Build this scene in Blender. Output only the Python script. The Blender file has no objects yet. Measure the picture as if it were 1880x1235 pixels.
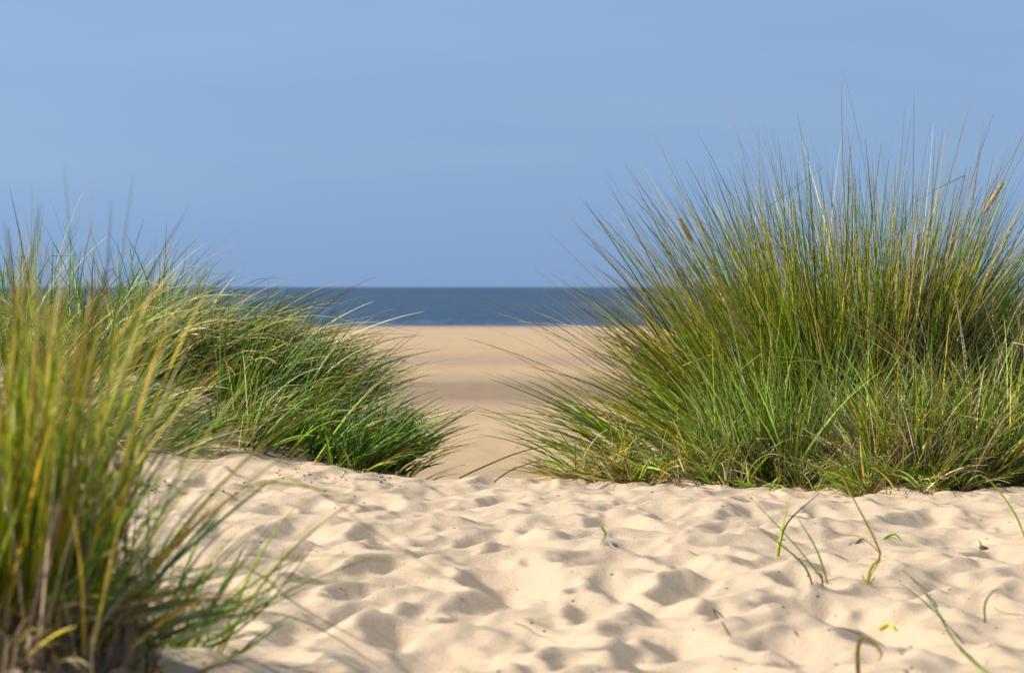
import bpy, math, random
import numpy as np

# ------------------------------------------------------------------ camera
W0, H0, F = 1880.0, 1235.0, 4439.0      # photograph size and focal length in its pixels (85 mm)
HOR = 527.0                             # row of the horizon
CAMZ = 0.55
sc = bpy.context.scene
col = sc.collection
cam_data = bpy.data.cameras.new('camera')
cam = bpy.data.objects.new('camera', cam_data); col.objects.link(cam)
cam.location = (0, 0, CAMZ)
cam.rotation_euler = (math.radians(90), 0, 0)
cam_data.sensor_width = 36.0
cam_data.lens = 36.0 * F / W0
cam_data.shift_y = -(H0 / 2 - HOR) / W0
cam_data.clip_start = 0.05
cam_data.clip_end = 200000
cam_data.dof.use_dof = True
cam_data.dof.focus_distance = 6.9
cam_data.dof.aperture_fstop = 8.0
sc.camera = cam

# ------------------------------------------------------------------ sky, sun, exposure
SUN_EL = math.radians(39)
SUN_AZ = math.radians(262)              # clockwise from +Y: from the left, a touch behind the camera
world = bpy.data.worlds.new('World'); sc.world = world
world.use_nodes = True
wn, wl = world.node_tree.nodes, world.node_tree.links
bg = wn['Background']
sky = wn.new('ShaderNodeTexSky'); sky.sky_type = 'NISHITA'
sky.sun_disc = False
sky.sun_elevation = SUN_EL; sky.sun_rotation = SUN_AZ
sky.altitude = 0; sky.air_density = 1.0; sky.dust_density = 0.35; sky.ozone_density = 2.2
tc = wn.new('ShaderNodeTexCoord')
sep = wn.new('ShaderNodeSeparateXYZ')
mz = wn.new('ShaderNodeMath'); mz.operation = 'MULTIPLY_ADD'
mz.inputs[1].default_value = 0.6; mz.inputs[2].default_value = 0.33
cmb = wn.new('ShaderNodeCombineXYZ')
nrm = wn.new('ShaderNodeVectorMath'); nrm.operation = 'NORMALIZE'
wl.new(tc.outputs['Generated'], sep.inputs[0])
wl.new(sep.outputs['X'], cmb.inputs[0]); wl.new(sep.outputs['Y'], cmb.inputs[1])
wl.new(sep.outputs['Z'], mz.inputs[0]); wl.new(mz.outputs[0], cmb.inputs[2])
wl.new(cmb.outputs[0], nrm.inputs[0]); wl.new(nrm.outputs[0], sky.inputs['Vector'])
ramp = wn.new('ShaderNodeValToRGB')           # the lowest air is a little greyer and darker
re0 = ramp.color_ramp.elements; re0[0].position = 0.0; re0[0].color = (0.86, 0.83, 0.83, 1); re0[1].position = 0.12; re0[1].color = (1.08, 1.06, 1.02, 1)
em = re0.new(0.05); em.color = (1.06, 1.01, 0.94, 1)
tint = wn.new('ShaderNodeMix'); tint.data_type = 'RGBA'; tint.blend_type = 'MULTIPLY'; tint.inputs['Factor'].default_value = 1.0
wl.new(sep.outputs['Z'], ramp.inputs['Fac'])
wl.new(sky.outputs[0], tint.inputs[6]); wl.new(ramp.outputs['Color'], tint.inputs[7])
cir = wn.new('ShaderNodeTexNoise'); cir.inputs['Scale'].default_value = 1.0; cir.inputs['Detail'].default_value = 4   # very faint cirrus
cmp_ = wn.new('ShaderNodeMapping'); cmp_.inputs['Scale'].default_value = (2.2, 2.2, 14)
wl.new(tc.outputs['Generated'], cmp_.inputs['Vector']); wl.new(cmp_.outputs[0], cir.inputs['Vector'])
cmr = wn.new('ShaderNodeMapRange'); cmr.inputs['From Min'].default_value = 0.45; cmr.inputs['From Max'].default_value = 0.8; cmr.inputs['To Max'].default_value = 0.14
wl.new(cir.outputs['Fac'], cmr.inputs['Value'])
cmx = wn.new('ShaderNodeMix'); cmx.data_type = 'RGBA'; cmx.inputs[7].default_value = (4.6, 5.0, 5.6, 1)
wl.new(cmr.outputs[0], cmx.inputs['Factor']); wl.new(tint.outputs[2], cmx.inputs[6])
wl.new(cmx.outputs[2], bg.inputs['Color'])
bg.inputs['Strength'].default_value = 0.132

sun_d = bpy.data.lights.new('sun', 'SUN'); sun_d.energy = 5.0; sun_d.angle = math.radians(0.6)
sun_d.color = (1.0, 0.94, 0.84)
sun = bpy.data.objects.new('sun', sun_d); col.objects.link(sun)
sx, sy, sz = math.sin(SUN_AZ) * math.cos(SUN_EL), math.cos(SUN_AZ) * math.cos(SUN_EL), math.sin(SUN_EL)
import mathutils
sun.rotation_euler = mathutils.Vector((sx, sy, sz)).to_track_quat('Z', 'Y').to_euler()
sun.location = (-5, -3, 5)

sc.view_settings.view_transform = 'Standard'
sc.view_settings.look = 'None'
sc.view_settings.exposure = 0.42
sc.view_settings.gamma = 1.0
sc.cycles.use_denoising = True
sc.cycles.max_bounces = 6
sc.cycles.diffuse_bounces = 3
sc.cycles.transparent_max_bounces = 4
sc.cycles.caustics_reflective = False
sc.cycles.caustics_refractive = False

rng = np.random.default_rng(11)
random.seed(5)

# ------------------------------------------------------------------ helpers
def smooth(a, b, x):
    t = np.clip((x - a) / (b - a), 0, 1)
    return t * t * (3 - 2 * t)

_perm = np.random.default_rng(3).permutation(256)
_perm = np.concatenate([_perm, _perm])
_ang = np.random.default_rng(4).uniform(0, 2 * math.pi, 256)
_gx, _gy = np.cos(_ang), np.sin(_ang)
def noise(x, y, seed=0):
    x = np.asarray(x, float) + seed * 17.31; y = np.asarray(y, float) + seed * 9.77
    xi = np.floor(x).astype(int); yi = np.floor(y).astype(int)
    fx = x - xi; fy = y - yi
    xi &= 255; yi &= 255
    def g(ix, iy, dx, dy):
        h = _perm[(_perm[ix & 255] + iy) & 255]
        return _gx[h] * dx + _gy[h] * dy
    u = fx ** 3 * (fx * (fx * 6 - 15) + 10); v = fy ** 3 * (fy * (fy * 6 - 15) + 10)
    a = g(xi, yi, fx, fy); b = g(xi + 1, yi, fx - 1, fy)
    c = g(xi, yi + 1, fx, fy - 1); d = g(xi + 1, yi + 1, fx - 1, fy - 1)
    return (a + (b - a) * u) + ((c + (d - c) * u) - (a + (b - a) * u)) * v * 1.0

def tag(o, label=None, cat=None, group=None, kind=None):
    if label: o['label'] = label
    if cat: o['category'] = cat
    if group: o['group'] = group
    if kind: o['kind'] = kind
    return o

def empty(name, loc, label, cat, group=None):
    o = bpy.data.objects.new(name, None); col.objects.link(o)
    o.location = loc
    o.empty_display_size = 0.1
    tag(o, label, cat, group)
    return o

def mesh_np(name, co, quads, mat, parent=None, cols=None, smooth_shade=True):
    me = bpy.data.meshes.new(name)
    nv, nf = len(co), len(quads)
    me.vertices.add(nv); me.vertices.foreach_set('co', np.asarray(co, np.float32).ravel())
    me.loops.add(nf * 4); me.loops.foreach_set('vertex_index', np.asarray(quads, np.int32).ravel())
    me.polygons.add(nf)
    me.polygons.foreach_set('loop_start', np.arange(0, nf * 4, 4, dtype=np.int32))
    me.polygons.foreach_set('loop_total', np.full(nf, 4, np.int32))
    if smooth_shade: me.polygons.foreach_set('use_smooth', np.ones(nf, bool))
    if cols is not None:
        at = me.attributes.new('tint', 'FLOAT_COLOR', 'POINT')
        c4 = np.ones((nv, 4), np.float32); c4[:, :3] = cols
        at.data.foreach_set('color', c4.ravel())
    me.update(); me.validate()
    me.materials.append(mat)
    o = bpy.data.objects.new(name, me); col.objects.link(o)
    if parent is not None:
        o.parent = parent
        o.matrix_parent_inverse = mathutils.Matrix.Translation(parent.location).inverted()
    return o

# ------------------------------------------------------------------ materials
def new_mat(name):
    m = bpy.data.materials.new(name); m.use_nodes = True
    nt = m.node_tree
    return m, nt, nt.nodes, nt.links, nt.nodes['Principled BSDF']

def sand_material(name, c1, c2, c3, near=True):
    m, nt, n, l, p = new_mat(name)
    geo = n.new('ShaderNodeNewGeometry')
    p.inputs['Roughness'].default_value = 0.95
    p.inputs['Specular IOR Level'].default_value = 0.15
    def nz(scale, det, rough=0.6):
        t = n.new('ShaderNodeTexNoise'); t.inputs['Scale'].default_value = scale
        t.inputs['Detail'].default_value = det; t.inputs['Roughness'].default_value = rough
        l.new(geo.outputs['Position'], t.inputs['Vector']); return t
    big = nz(1.8, 4); fine = nz(280, 3, 0.8); mid = nz(28, 5, 0.65)
    r = n.new('ShaderNodeValToRGB')
    r.color_ramp.elements[0].position = 0.35; r.color_ramp.elements[0].color = (*c1, 1)
    r.color_ramp.elements[1].position = 0.66; r.color_ramp.elements[1].color = (*c2, 1)
    l.new(big.outputs['Fac'], r.inputs['Fac'])
    mx = n.new('ShaderNodeMix'); mx.data_type = 'RGBA'; mx.blend_type = 'MIX'
    r2 = n.new('ShaderNodeValToRGB')
    r2.color_ramp.elements[0].position = 0.50; r2.color_ramp.elements[0].color = (0, 0, 0, 1)
    r2.color_ramp.elements[1].position = 0.68; r2.color_ramp.elements[1].color = (.75, .75, .75, 1)
    l.new(fine.outputs['Fac'], r2.inputs['Fac'])
    l.new(r2.outputs['Color'], mx.inputs['Factor'])
    l.new(r.outputs['Color'], mx.inputs[6]); mx.inputs[7].default_value = (*c3, 1)
    l.new(mx.outputs[2], p.inputs['Base Color'])
    b = n.new('ShaderNodeBump'); b.inputs['Strength'].default_value = 0.8; b.inputs['Distance'].default_value = 0.002
    l.new(fine.outputs['Fac'], b.inputs['Height'])
    b2 = n.new('ShaderNodeBump'); b2.inputs['Strength'].default_value = 0.35; b2.inputs['Distance'].default_value = 0.006
    l.new(mid.outputs['Fac'], b2.inputs['Height']); l.new(b.outputs[0], b2.inputs['Normal'])
    l.new(b2.outputs[0], p.inputs['Normal'])
    return m

M_sand = sand_material('dry_sand', (0.54, 0.402, 0.266), (0.59, 0.44, 0.292), (0.24, 0.20, 0.125))

def beach_material():
    m, nt, n, l, p = new_mat('beach_sand')
    p.inputs['Roughness'].default_value = 0.9
    p.inputs['Specular IOR Level'].default_value = 0.2
    geo = n.new('ShaderNodeNewGeometry')
    sp = n.new('ShaderNodeSeparateXYZ'); l.new(geo.outputs['Position'], sp.inputs[0])
    # darker bands, partly wet, lie across the beach: distance from the dune, wobbled by noise
    mp = n.new('ShaderNodeMapping'); mp.inputs['Scale'].default_value = (0.01, 0.03, 0.02)
    l.new(geo.outputs['Position'], mp.inputs['Vector'])
    t = n.new('ShaderNodeTexNoise'); t.inputs['Scale'].default_value = 1.0; t.inputs['Detail'].default_value = 2
    l.new(mp.outputs[0], t.inputs['Vector'])
    wob = n.new('ShaderNodeMath'); wob.operation = 'MULTIPLY_ADD'; wob.inputs[1].default_value = 10.0
    l.new(t.outputs['Fac'], wob.inputs[0]); l.new(sp.outputs['Y'], wob.inputs[2])
    sb = n.new('ShaderNodeMapRange'); sb.inputs['From Min'].default_value = 50; sb.inputs['From Max'].default_value = 310
    l.new(wob.outputs[0], sb.inputs['Value'])
    r = n.new('ShaderNodeValToRGB'); cr = r.color_ramp
    dry = (0.44, 0.30, 0.158, 1); dry2 = (0.46, 0.315, 0.17, 1); dark_sand = (0.27, 0.185, 0.11, 1); dark_sand2 = (0.37, 0.255, 0.15, 1)
    def pos(Y): return (Y + 5 - 50) / 260
    stops = [(48, dark_sand2), (58, dry), (68, dry2), (76, dry), (83, dark_sand2), (89, dark_sand), (100, dark_sand), (106, dark_sand2), (112, dry),
             (122, dry), (128, dark_sand2), (139, dark_sand2), (146, dry), (175, dry2), (225, dry2), (258, dark_sand2), (266, dark_sand)]
    cr.elements[0].position = pos(stops[0][0]); cr.elements[0].color = stops[0][1]
    cr.elements[1].position = pos(stops[-1][0]); cr.elements[1].color = stops[-1][1]
    for Y, c in stops[1:-1]:
        e = cr.elements.new(pos(Y)); e.color = c
    l.new(sb.outputs[0], r.inputs['Fac'])
    f = n.new('ShaderNodeTexNoise'); f.inputs['Scale'].default_value = 1.0; f.inputs['Detail'].default_value = 8; f.inputs['Roughness'].default_value = 0.7
    mp2 = n.new('ShaderNodeMapping'); mp2.inputs['Scale'].default_value = (0.9, 0.45, 1)
    l.new(geo.outputs['Position'], mp2.inputs['Vector']); l.new(mp2.outputs[0], f.inputs['Vector'])
    mr = n.new('ShaderNodeMapRange'); mr.inputs['From Min'].default_value = 0.3; mr.inputs['From Max'].default_value = 0.7
    mr.inputs['To Min'].default_value = 0.86; mr.inputs['To Max'].default_value = 1.12
    l.new(f.outputs['Fac'], mr.inputs['Value'])
    mul = n.new('ShaderNodeVectorMath'); mul.operation = 'SCALE'
    l.new(r.outputs['Color'], mul.inputs[0]); l.new(mr.outputs[0], mul.inputs['Scale'])
    l.new(mul.outputs[0], p.inputs['Base Color'])
    b = n.new('ShaderNodeBump'); b.inputs['Strength'].default_value = 0.6; b.inputs['Distance'].default_value = 0.08
    l.new(f.outputs['Fac'], b.inputs['Height']); l.new(b.outputs[0], p.inputs['Normal'])
    return m
M_beach = beach_material()

def sea_material():
    m, nt, n, l, p = new_mat('sea_water')
    geo = n.new('ShaderNodeNewGeometry')
    mp = n.new('ShaderNodeMapping'); mp.inputs['Scale'].default_value = (0.012, 0.035, 0.02)
    l.new(geo.outputs['Position'], mp.inputs['Vector'])
    t = n.new('ShaderNodeTexNoise'); t.inputs['Scale'].default_value = 1.0; t.inputs['Detail'].default_value = 9; t.inputs['Roughness'].default_value = 0.62
    l.new(mp.outputs[0], t.inputs['Vector'])
    r = n.new('ShaderNodeValToRGB'); cr = r.color_ramp
    cr.elements[0].position = 0.36; cr.elements[0].color = (0.030, 0.066, 0.115, 1)
    cr.elements[1].position = 0.66; cr.elements[1].color = (0.060, 0.100, 0.145, 1)
    l.new(t.outputs['Fac'], r.inputs['Fac'])
    mpf = n.new('ShaderNodeMapping'); mpf.inputs['Scale'].default_value = (0.10, 0.5, 0.1)
    l.new(geo.outputs['Position'], mpf.inputs['Vector'])
    tf = n.new('ShaderNodeTexNoise'); tf.inputs['Scale'].default_value = 1.0; tf.inputs['Detail'].default_value = 5
    l.new(mpf.outputs[0], tf.inputs['Vector'])
    spy = n.new('ShaderNodeSeparateXYZ'); l.new(geo.outputs['Position'], spy.inputs[0])
    sh = n.new('ShaderNodeMapRange'); sh.inputs['From Min'].default_value = 262; sh.inputs['From Max'].default_value = 330
    sh.inputs['To Min'].default_value = 0.14; sh.inputs['To Max'].default_value = -0.12
    l.new(spy.outputs['Y'], sh.inputs['Value'])
    ad = n.new('ShaderNodeMath'); ad.operation = 'ADD'; l.new(tf.outputs['Fac'], ad.inputs[0]); l.new(sh.outputs[0], ad.inputs[1])
    fr = n.new('ShaderNodeMapRange'); fr.inputs['From Min'].default_value = 0.60; fr.inputs['From Max'].default_value = 0.72
    fr.inputs['To Max'].default_value = 0.12; l.new(ad.outputs[0], fr.inputs['Value'])
    fm = n.new('ShaderNodeMix'); fm.data_type = 'RGBA'; l.new(fr.outputs[0], fm.inputs['Factor'])
    l.new(r.outputs['Color'], fm.inputs[6]); fm.inputs[7].default_value = (0.6, 0.62, 0.62, 1)
    l.new(fm.outputs[2], p.inputs['Base Color'])
    p.inputs['Roughness'].default_value = 0.55
    p.inputs['IOR'].default_value = 1.33
    p.inputs['Specular IOR Level'].default_value = 0.25
    b = n.new('ShaderNodeBump'); b.inputs['Strength'].default_value = 1.0; b.inputs['Distance'].default_value = 1.6
    t2 = n.new('ShaderNodeTexNoise'); t2.inputs['Scale'].default_value = 0.35; t2.inputs['Detail'].default_value = 5
    l.new(geo.outputs['Position'], t2.inputs['Vector'])
    l.new(t2.outputs['Fac'], b.inputs['Height']); l.new(b.outputs[0], p.inputs['Normal'])
    return m
M_sea = sea_material()

def blade_material(name, rough=0.36, trans=0.34, spec=0.3):
    m, nt, n, l, p = new_mat(name)
    a = n.new('ShaderNodeAttribute'); a.attribute_name = 'tint'
    geo = n.new('ShaderNodeNewGeometry')
    t = n.new('ShaderNodeTexNoise'); t.inputs['Scale'].default_value = 45; t.inputs['Detail'].default_value = 3
    l.new(geo.outputs['Position'], t.inputs['Vector'])
    mr = n.new('ShaderNodeMapRange'); mr.inputs['From Min'].default_value = 0.3; mr.inputs['From Max'].default_value = 0.7
    mr.inputs['To Min'].default_value = 0.8; mr.inputs['To Max'].default_value = 1.2
    l.new(t.outputs['Fac'], mr.inputs['Value'])
    sc_ = n.new('ShaderNodeVectorMath'); sc_.operation = 'SCALE'
    l.new(a.outputs['Color'], sc_.inputs[0]); l.new(mr.outputs[0], sc_.inputs['Scale'])
    l.new(sc_.outputs[0], p.inputs['Base Color'])
    p.inputs['Roughness'].default_value = rough
    p.inputs['Specular IOR Level'].default_value = spec
    tr = n.new('ShaderNodeBsdfTranslucent')
    l.new(sc_.outputs[0], tr.inputs['Color'])
    mx = n.new('ShaderNodeMixShader'); mx.inputs[0].default_value = trans
    l.new(p.outputs[0], mx.inputs[1]); l.new(tr.outputs[0], mx.inputs[2])
    out = n['Material Output']; l.new(mx.outputs[0], out.inputs['Surface'])
    return m
M_green = blade_material('green_blade')
M_dry = blade_material('dry_blade', 0.6, 0.2, 0.3)
M_solid = blade_material('plant_solid', 0.6, 0.0, 0.3)

# ------------------------------------------------------------------ the ground's shape
def macro(x, y):
    x = np.asarray(x, float); y = np.asarray(y, float)
    left = smooth(-0.20, -1.25, x); right = smooth(0.35, 1.05, x)
    yc = 6.75 + 1.9 * smooth(-0.15, -0.9, x) + 1.7 * smooth(0.15, 1.0, x)
    ymound = smooth(6.75, 7.85, y)
    z = 0.29 * left * ymound + 0.12 * right * smooth(6.9, 7.9, y)
    z = z + 0.15 * np.exp(-(((x + 0.62) / 0.27) ** 2 + ((y - 2.78) / 0.45) ** 2))
    z = z + 0.02 * np.exp(-(((x + 0.62) / 0.35) ** 2 + ((y - 6.95) / 0.25) ** 2))
    z = z + 0.035 * np.exp(-(((x - 1.06) / 0.16) ** 2 + ((y - 6.6) / 0.2) ** 2))
    t = np.maximum(y - yc, 0)
    drop = 0.55 * t * t / (0.9 + t)
    z = z - drop
    z = z + 0.03 * noise(x * 0.9, y * 0.9, 1)
    return np.maximum(z, -3.75)

def at_ground(px, py):
    """ground point seen at a pixel of the photograph (near sand, about z = 0)"""
    Y = CAMZ * F / max(py - HOR, 1.0)
    for _ in range(3):
        X = (px - 940) / F * Y
        Y = (CAMZ - float(macro(X, Y))) * F / (py - HOR)
    return (px - 940) / F * Y, Y

def at(px, py, Y):
    return np.array([(px - 940) / F * Y, Y, CAMZ - (py - HOR) / F * Y])

# hollows trodden into the sand: (px, py, width in px, depth cm, angle deg)
HOL = [
 (540, 985, 110, 3.0, -10), (550, 1022, 100, 3.2, -15), (705, 940, 80, 2.4, 0), (765, 940, 70, 1.8, 0), (690, 985, 80, 3.4, -30), (716, 1015, 50, 2.2, -20),
 (725, 1040, 90, 3.0, -40), (645, 1060, 130, 3.6, -25), (655, 1097, 90, 3.4, -5), (925, 1068, 130, 5.0, 5), (1020, 1094, 60, 2.4, 10), (1066, 1083, 40, 2.2, 20),
 (925, 925, 80, 2.2, 0), (1060, 928, 60, 2.0, 0), (1075, 897, 70, 1.6, 0), (1145, 908, 60, 1.7, 0), (910, 992, 110, 2.4, 0), (945, 1014, 110, 2.4, -8), (1010, 975, 70, 2.0, -30),
 (1125, 962, 70, 2.4, -10), (1172, 1010, 90, 2.9, -5), (1100, 1047, 90, 2.4, -15), (1145, 1083, 100, 3.4, 0), (1165, 1105, 110, 2.4, -10), (1095, 1137, 90, 3.2, 5),
 (665, 1137, 110, 2.8, -20), (735, 1170, 90, 2.4, -15), (800, 1200, 260, 4.0, 5), (1055, 1228, 90, 2.8, 0), (1165, 1206, 110, 3.4, 0), (905, 1107, 90, 2.4, -25),
 (1235, 950, 80, 2.0, 0), (1240, 1033, 80, 2.6, 0), (1285, 1045, 70, 2.6, 0), (1515, 947, 70, 1.9, 0), (1815, 966, 80, 2.4, 0), (1268, 1090, 130, 3.0, -10),
 (1195, 1118, 80, 2.6, 0), (1330, 1133, 90, 2.8, 0), (1475, 1122, 90, 3.6, 0), (1517, 1113, 40, 3.0, -40), (1475, 1075, 80, 3.0, -10), (1570, 1137, 170, 4.0, 5),
 (1455, 1190, 140, 4.2, 10), (1255, 1186, 120, 3.0, 0), (1790, 1000, 80, 2.2, 0), (1850, 1030, 110, 3.2, 0), (1870, 970, 70, 2.2, 0), (1645, 1166, 110, 2.4, 0),
 (1813, 1130, 120, 2.4, 0), (1400, 965, 70, 2.2, -30), (1340, 975, 90, 1.6, 0), (1320, 1065, 110, 1.8, 0), (1345, 970, 70, 1.8, -20), (1405, 985, 60, 1.6, 0),
 (1590, 1030, 110, 2.0, 0), (1700, 960, 90, 2.0, -30), (1640, 1040, 120, 2.0, -15), (1740, 1080, 120, 2.0, -15), (850, 955, 120, 1.6, 0), (600, 950, 110, 1.5, 0),
 (820, 905, 90, 1.2, 0), (990, 890, 90, 1.0, 0), (1290, 925, 70, 1.4, 0), (1400, 925, 80, 1.4, -10), (1640, 930, 80, 1.6, 0), (455, 925, 100, 1.6, 0),
 (415, 990, 90, 2.0, 0), (470, 1060, 100, 2.6, -10), (560, 1160, 110, 2.8, -10), (870, 1145, 120, 1.8, 0), (1500, 1225, 120, 2.4, 0), (1600, 1225, 120, 2.0, 0), (1750, 1215, 120, 2.6, 0),
 (370, 905, 90, 1.4, 0), (560, 905, 80, 1.4, 0), (1700, 1180, 90, 2.2, 0), (1400, 1040, 80, 2.0, 0), (1560, 985, 80, 1.8, 0), (1010, 1180, 110, 1.6, 0), (430, 1130, 90, 2.4, 0),
]
hol = []
for px, py, w, d, a in HOL:
    X, Y = at_ground(px, py)
    wm = w / F * Y
    hol.append((X, Y, wm * 0.74, wm * random.uniform(1.1, 1.7), d * 0.01 * 1.0, math.radians(a)))
hr = random.Random(8)
for i in range(260):                       # more of them wherever people walk
    X = hr.uniform(-3.2, 3.2); Y = hr.uniform(1.0, 7.0)
    inview = abs(X) < 0.215 * Y and Y > 3.3
    s = hr.uniform(0.05, 0.11)
    hol.append((X, Y, s * 0.75, s * hr.uniform(1.0, 1.7), s * hr.uniform(0.05, 0.16 if inview else .3), hr.uniform(-.8, .8)))

for i in range(200):
    X = hr.uniform(-1.6, 1.6); Y = hr.uniform(3.0, 7.0); s = hr.uniform(0.018, 0.045)
    hol.append((X, Y, s, s * hr.uniform(1.0, 2.0), s * hr.uniform(0.10, 0.28), hr.uniform(-.9, .9)))

def raw_ground(x, y):
    x = np.asarray(x, float); y = np.asarray(y, float)
    shp = x.shape; x = x.ravel(); y = y.ravel()
    z = macro(x, y)
    flat = smooth(7.6, 6.7, y) * 0.85 + 0.15
    wx = x + 0.035 * noise(x * 9, y * 9, 5) + 0.012 * noise(x * 31, y * 31, 6)
    wy = y + 0.06 * noise(x * 7, y * 7, 7) + 0.015 * noise(x * 25, y * 25, 9)
    n1 = noise(wx * 3.2, wy * 2.6, 12)
    rid = (1 - np.abs(noise(wx * 4.3 + 3, wy * 3.4, 14)) * 2.2)
    rid2 = (1 - np.abs(noise(wx * 8.3 + 3, wy * 6.4, 24)) * 2.2)
    z = z + flat * (-0.018 + 0.026 * n1 + 0.022 * rid + 0.013 * rid2 + 0.011 * noise(wx * 9, wy * 7, 16) + 0.005 * noise(wx * 24, wy * 18, 17))
    near = (y > 0.5) & (y < 7.6) & (np.abs(x) < 3.6)
    xi, yi = wx[near], wy[near]
    dz = np.zeros_like(xi)
    for hx, hy, a, b, d, ang in hol:
        r0 = 2.4 * max(a, b)
        k = np.nonzero((np.abs(xi - hx) < r0) & (np.abs(yi - hy) < r0))[0]
        if len(k) == 0: continue
        ca, sa = math.cos(ang), math.sin(ang)
        u = (xi[k] - hx) * ca + (yi[k] - hy) * sa; v = -(xi[k] - hx) * sa + (yi[k] - hy) * ca
        u = u + 0.22 * a
        ru = np.where(u < 0, u / (0.62 * a), u / (1.30 * a)); rv = v / b
        r = np.sqrt(ru * ru + rv * rv)
        s = np.clip(1 - r, 0, 1)
        bowl = s * s * (3 - 2 * s)
        rim = np.exp(-((r - 1.15) / 0.28) ** 2)
        dz[k] += -d * bowl + 0.16 * d * rim
    z[near] += dz * smooth(7.5, 6.6, yi)
    return z.reshape(shp)

# loose sand slips until no slope is steeper than it can stand at
GS_, GX0, GX1, GY0, GY1 = 0.0065, -1.80, 1.80, 2.6, 7.6
gxs = np.arange(GX0, GX1, GS_); gys = np.arange(GY0, GY1, GS_)
HM = raw_ground(*np.meshgrid(gxs, gys))
for it in range(170):
    mx_ = GS_ * math.tan(math.radians(31))
    for axx in (0, 1):
        df = np.diff(HM, axis=axx)
        ex = (np.sign(df) * np.maximum(np.abs(df) - mx_, 0)) * 0.24
        if axx == 0: HM[:-1] += ex; HM[1:] -= ex
        else: HM[:, :-1] += ex; HM[:, 1:] -= ex
def ground(x, y):
    x = np.asarray(x, float); y = np.asarray(y, float); shp = x.shape
    x = x.ravel(); y = y.ravel()
    fx_ = (x - GX0) / GS_; fy_ = (y - GY0) / GS_
    ins = (fx_ > 1) & (fx_ < len(gxs) - 2) & (fy_ > 1) & (fy_ < len(gys) - 2)
    z = np.zeros(len(x))
    if (~ins).any(): z[~ins] = raw_ground(x[~ins], y[~ins])
    i = fx_[ins].astype(int); j = fy_[ins].astype(int); a = fx_[ins] - i; b = fy_[ins] - j
    z[ins] = (HM[j, i] * (1 - a) + HM[j, i + 1] * a) * (1 - b) + (HM[j + 1, i] * (1 - a) + HM[j + 1, i + 1] * a) * b
    return z.reshape(shp)
_ry = np.arange(2.9, 9.0, 0.008)
def at_sand(px, py):
    """the point of the finished sand seen at a pixel"""
    X = (px - 940) / F * _ry; z = CAMZ - (py - HOR) / F * _ry
    k = np.nonzero(z <= ground(X, _ry))[0]
    return (X[k[0]], _ry[k[0]]) if len(k) else at_ground(px, py)

def axis(lo, hi, step, far, grow=1.12):
    c = list(np.arange(lo, hi, step))
    s = step; v = c[-1]
    while v < far: s *= grow; v += s; c.append(v)
    s = step; v = c[0]; pre = []
    while v > -far if lo < 0 else v > -6: s *= grow; v -= s; pre.append(v)
    return np.array(pre[::-1] + c)

def grid_obj(name, xs, ys, zf, mat):
    X, Y = np.meshgrid(xs, ys)
    Z = zf(X, Y)
    co = np.stack([X, Y, Z], -1).reshape(-1, 3)
    nx, ny = len(xs), len(ys)
    i = (np.arange(ny - 1)[:, None] * nx + np.arange(nx - 1)[None, :]).ravel()
    q = np.stack([i, i + 1, i + nx + 1, i + nx], -1)
    return mesh_np(name, co, q, mat)

xs = axis(-1.75, 1.75, 0.0065, 120, 1.10)
ys = np.concatenate([-6 + np.arange(0, 8, 0.25), np.arange(2.0, 3.0, 0.03), np.arange(3.0, 7.4, 0.008), np.arange(7.4, 9.5, 0.04), np.arange(9.5, 32, 0.5)])
dune = grid_obj('sand_dune', xs, ys, ground, M_sand); tag(dune, kind='structure')

def beach_z(x, y):
    z = -3.5 + 0.0 * x
    z = z + 0.06 * np.exp(-((y - 80) / 7) ** 2) - 0.10 * np.exp(-((y - 93) / 9) ** 2) + 0.09 * np.exp(-((y - 114) / 11) ** 2)
    z = z - 0.06 * np.exp(-((y - 135) / 7) ** 2) + 0.07 * np.exp(-((y - 150) / 9) ** 2)
    z = z + 0.05 * noise(x * 0.012, y * 0.05, 3) + 0.006 * noise(x * 0.1, y * 0.3, 4)
    z = z + 0.004 * noise(x * 0.5, y * 0.7, 6)
    return z - 0.30 * smooth(240, 285, y) - 0.9 * smooth(285, 340, y)
bx = np.concatenate([-np.geomspace(900, 81, 40), np.arange(-80, 80, 0.8), np.geomspace(80, 900, 40)])
by = np.concatenate([np.arange(-60, 30, 3.0), np.arange(30, 170, 0.6), np.arange(170, 360, 1.5)])
beach = grid_obj('beach', bx, by, beach_z, M_beach); tag(beach, kind='structure')

def sea_z(x, y):
    near = np.exp(-(y - 240) / 600.0)
    return -3.62 + near * (0.16 * noise(x * 0.03, y * 0.16, 2) + 0.09 * noise(x * 0.12, y * 0.4, 8))
sxs = np.concatenate([-np.geomspace(60000, 141, 40), np.arange(-140, 140, 1.6), np.geomspace(140, 60000, 40)])
sys_ = np.concatenate([np.arange(235, 420, 0.9), np.geomspace(420, 120000, 260)])
sea = grid_obj('sea', sxs, sys_, sea_z, M_sea); tag(sea, kind='structure')

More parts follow.
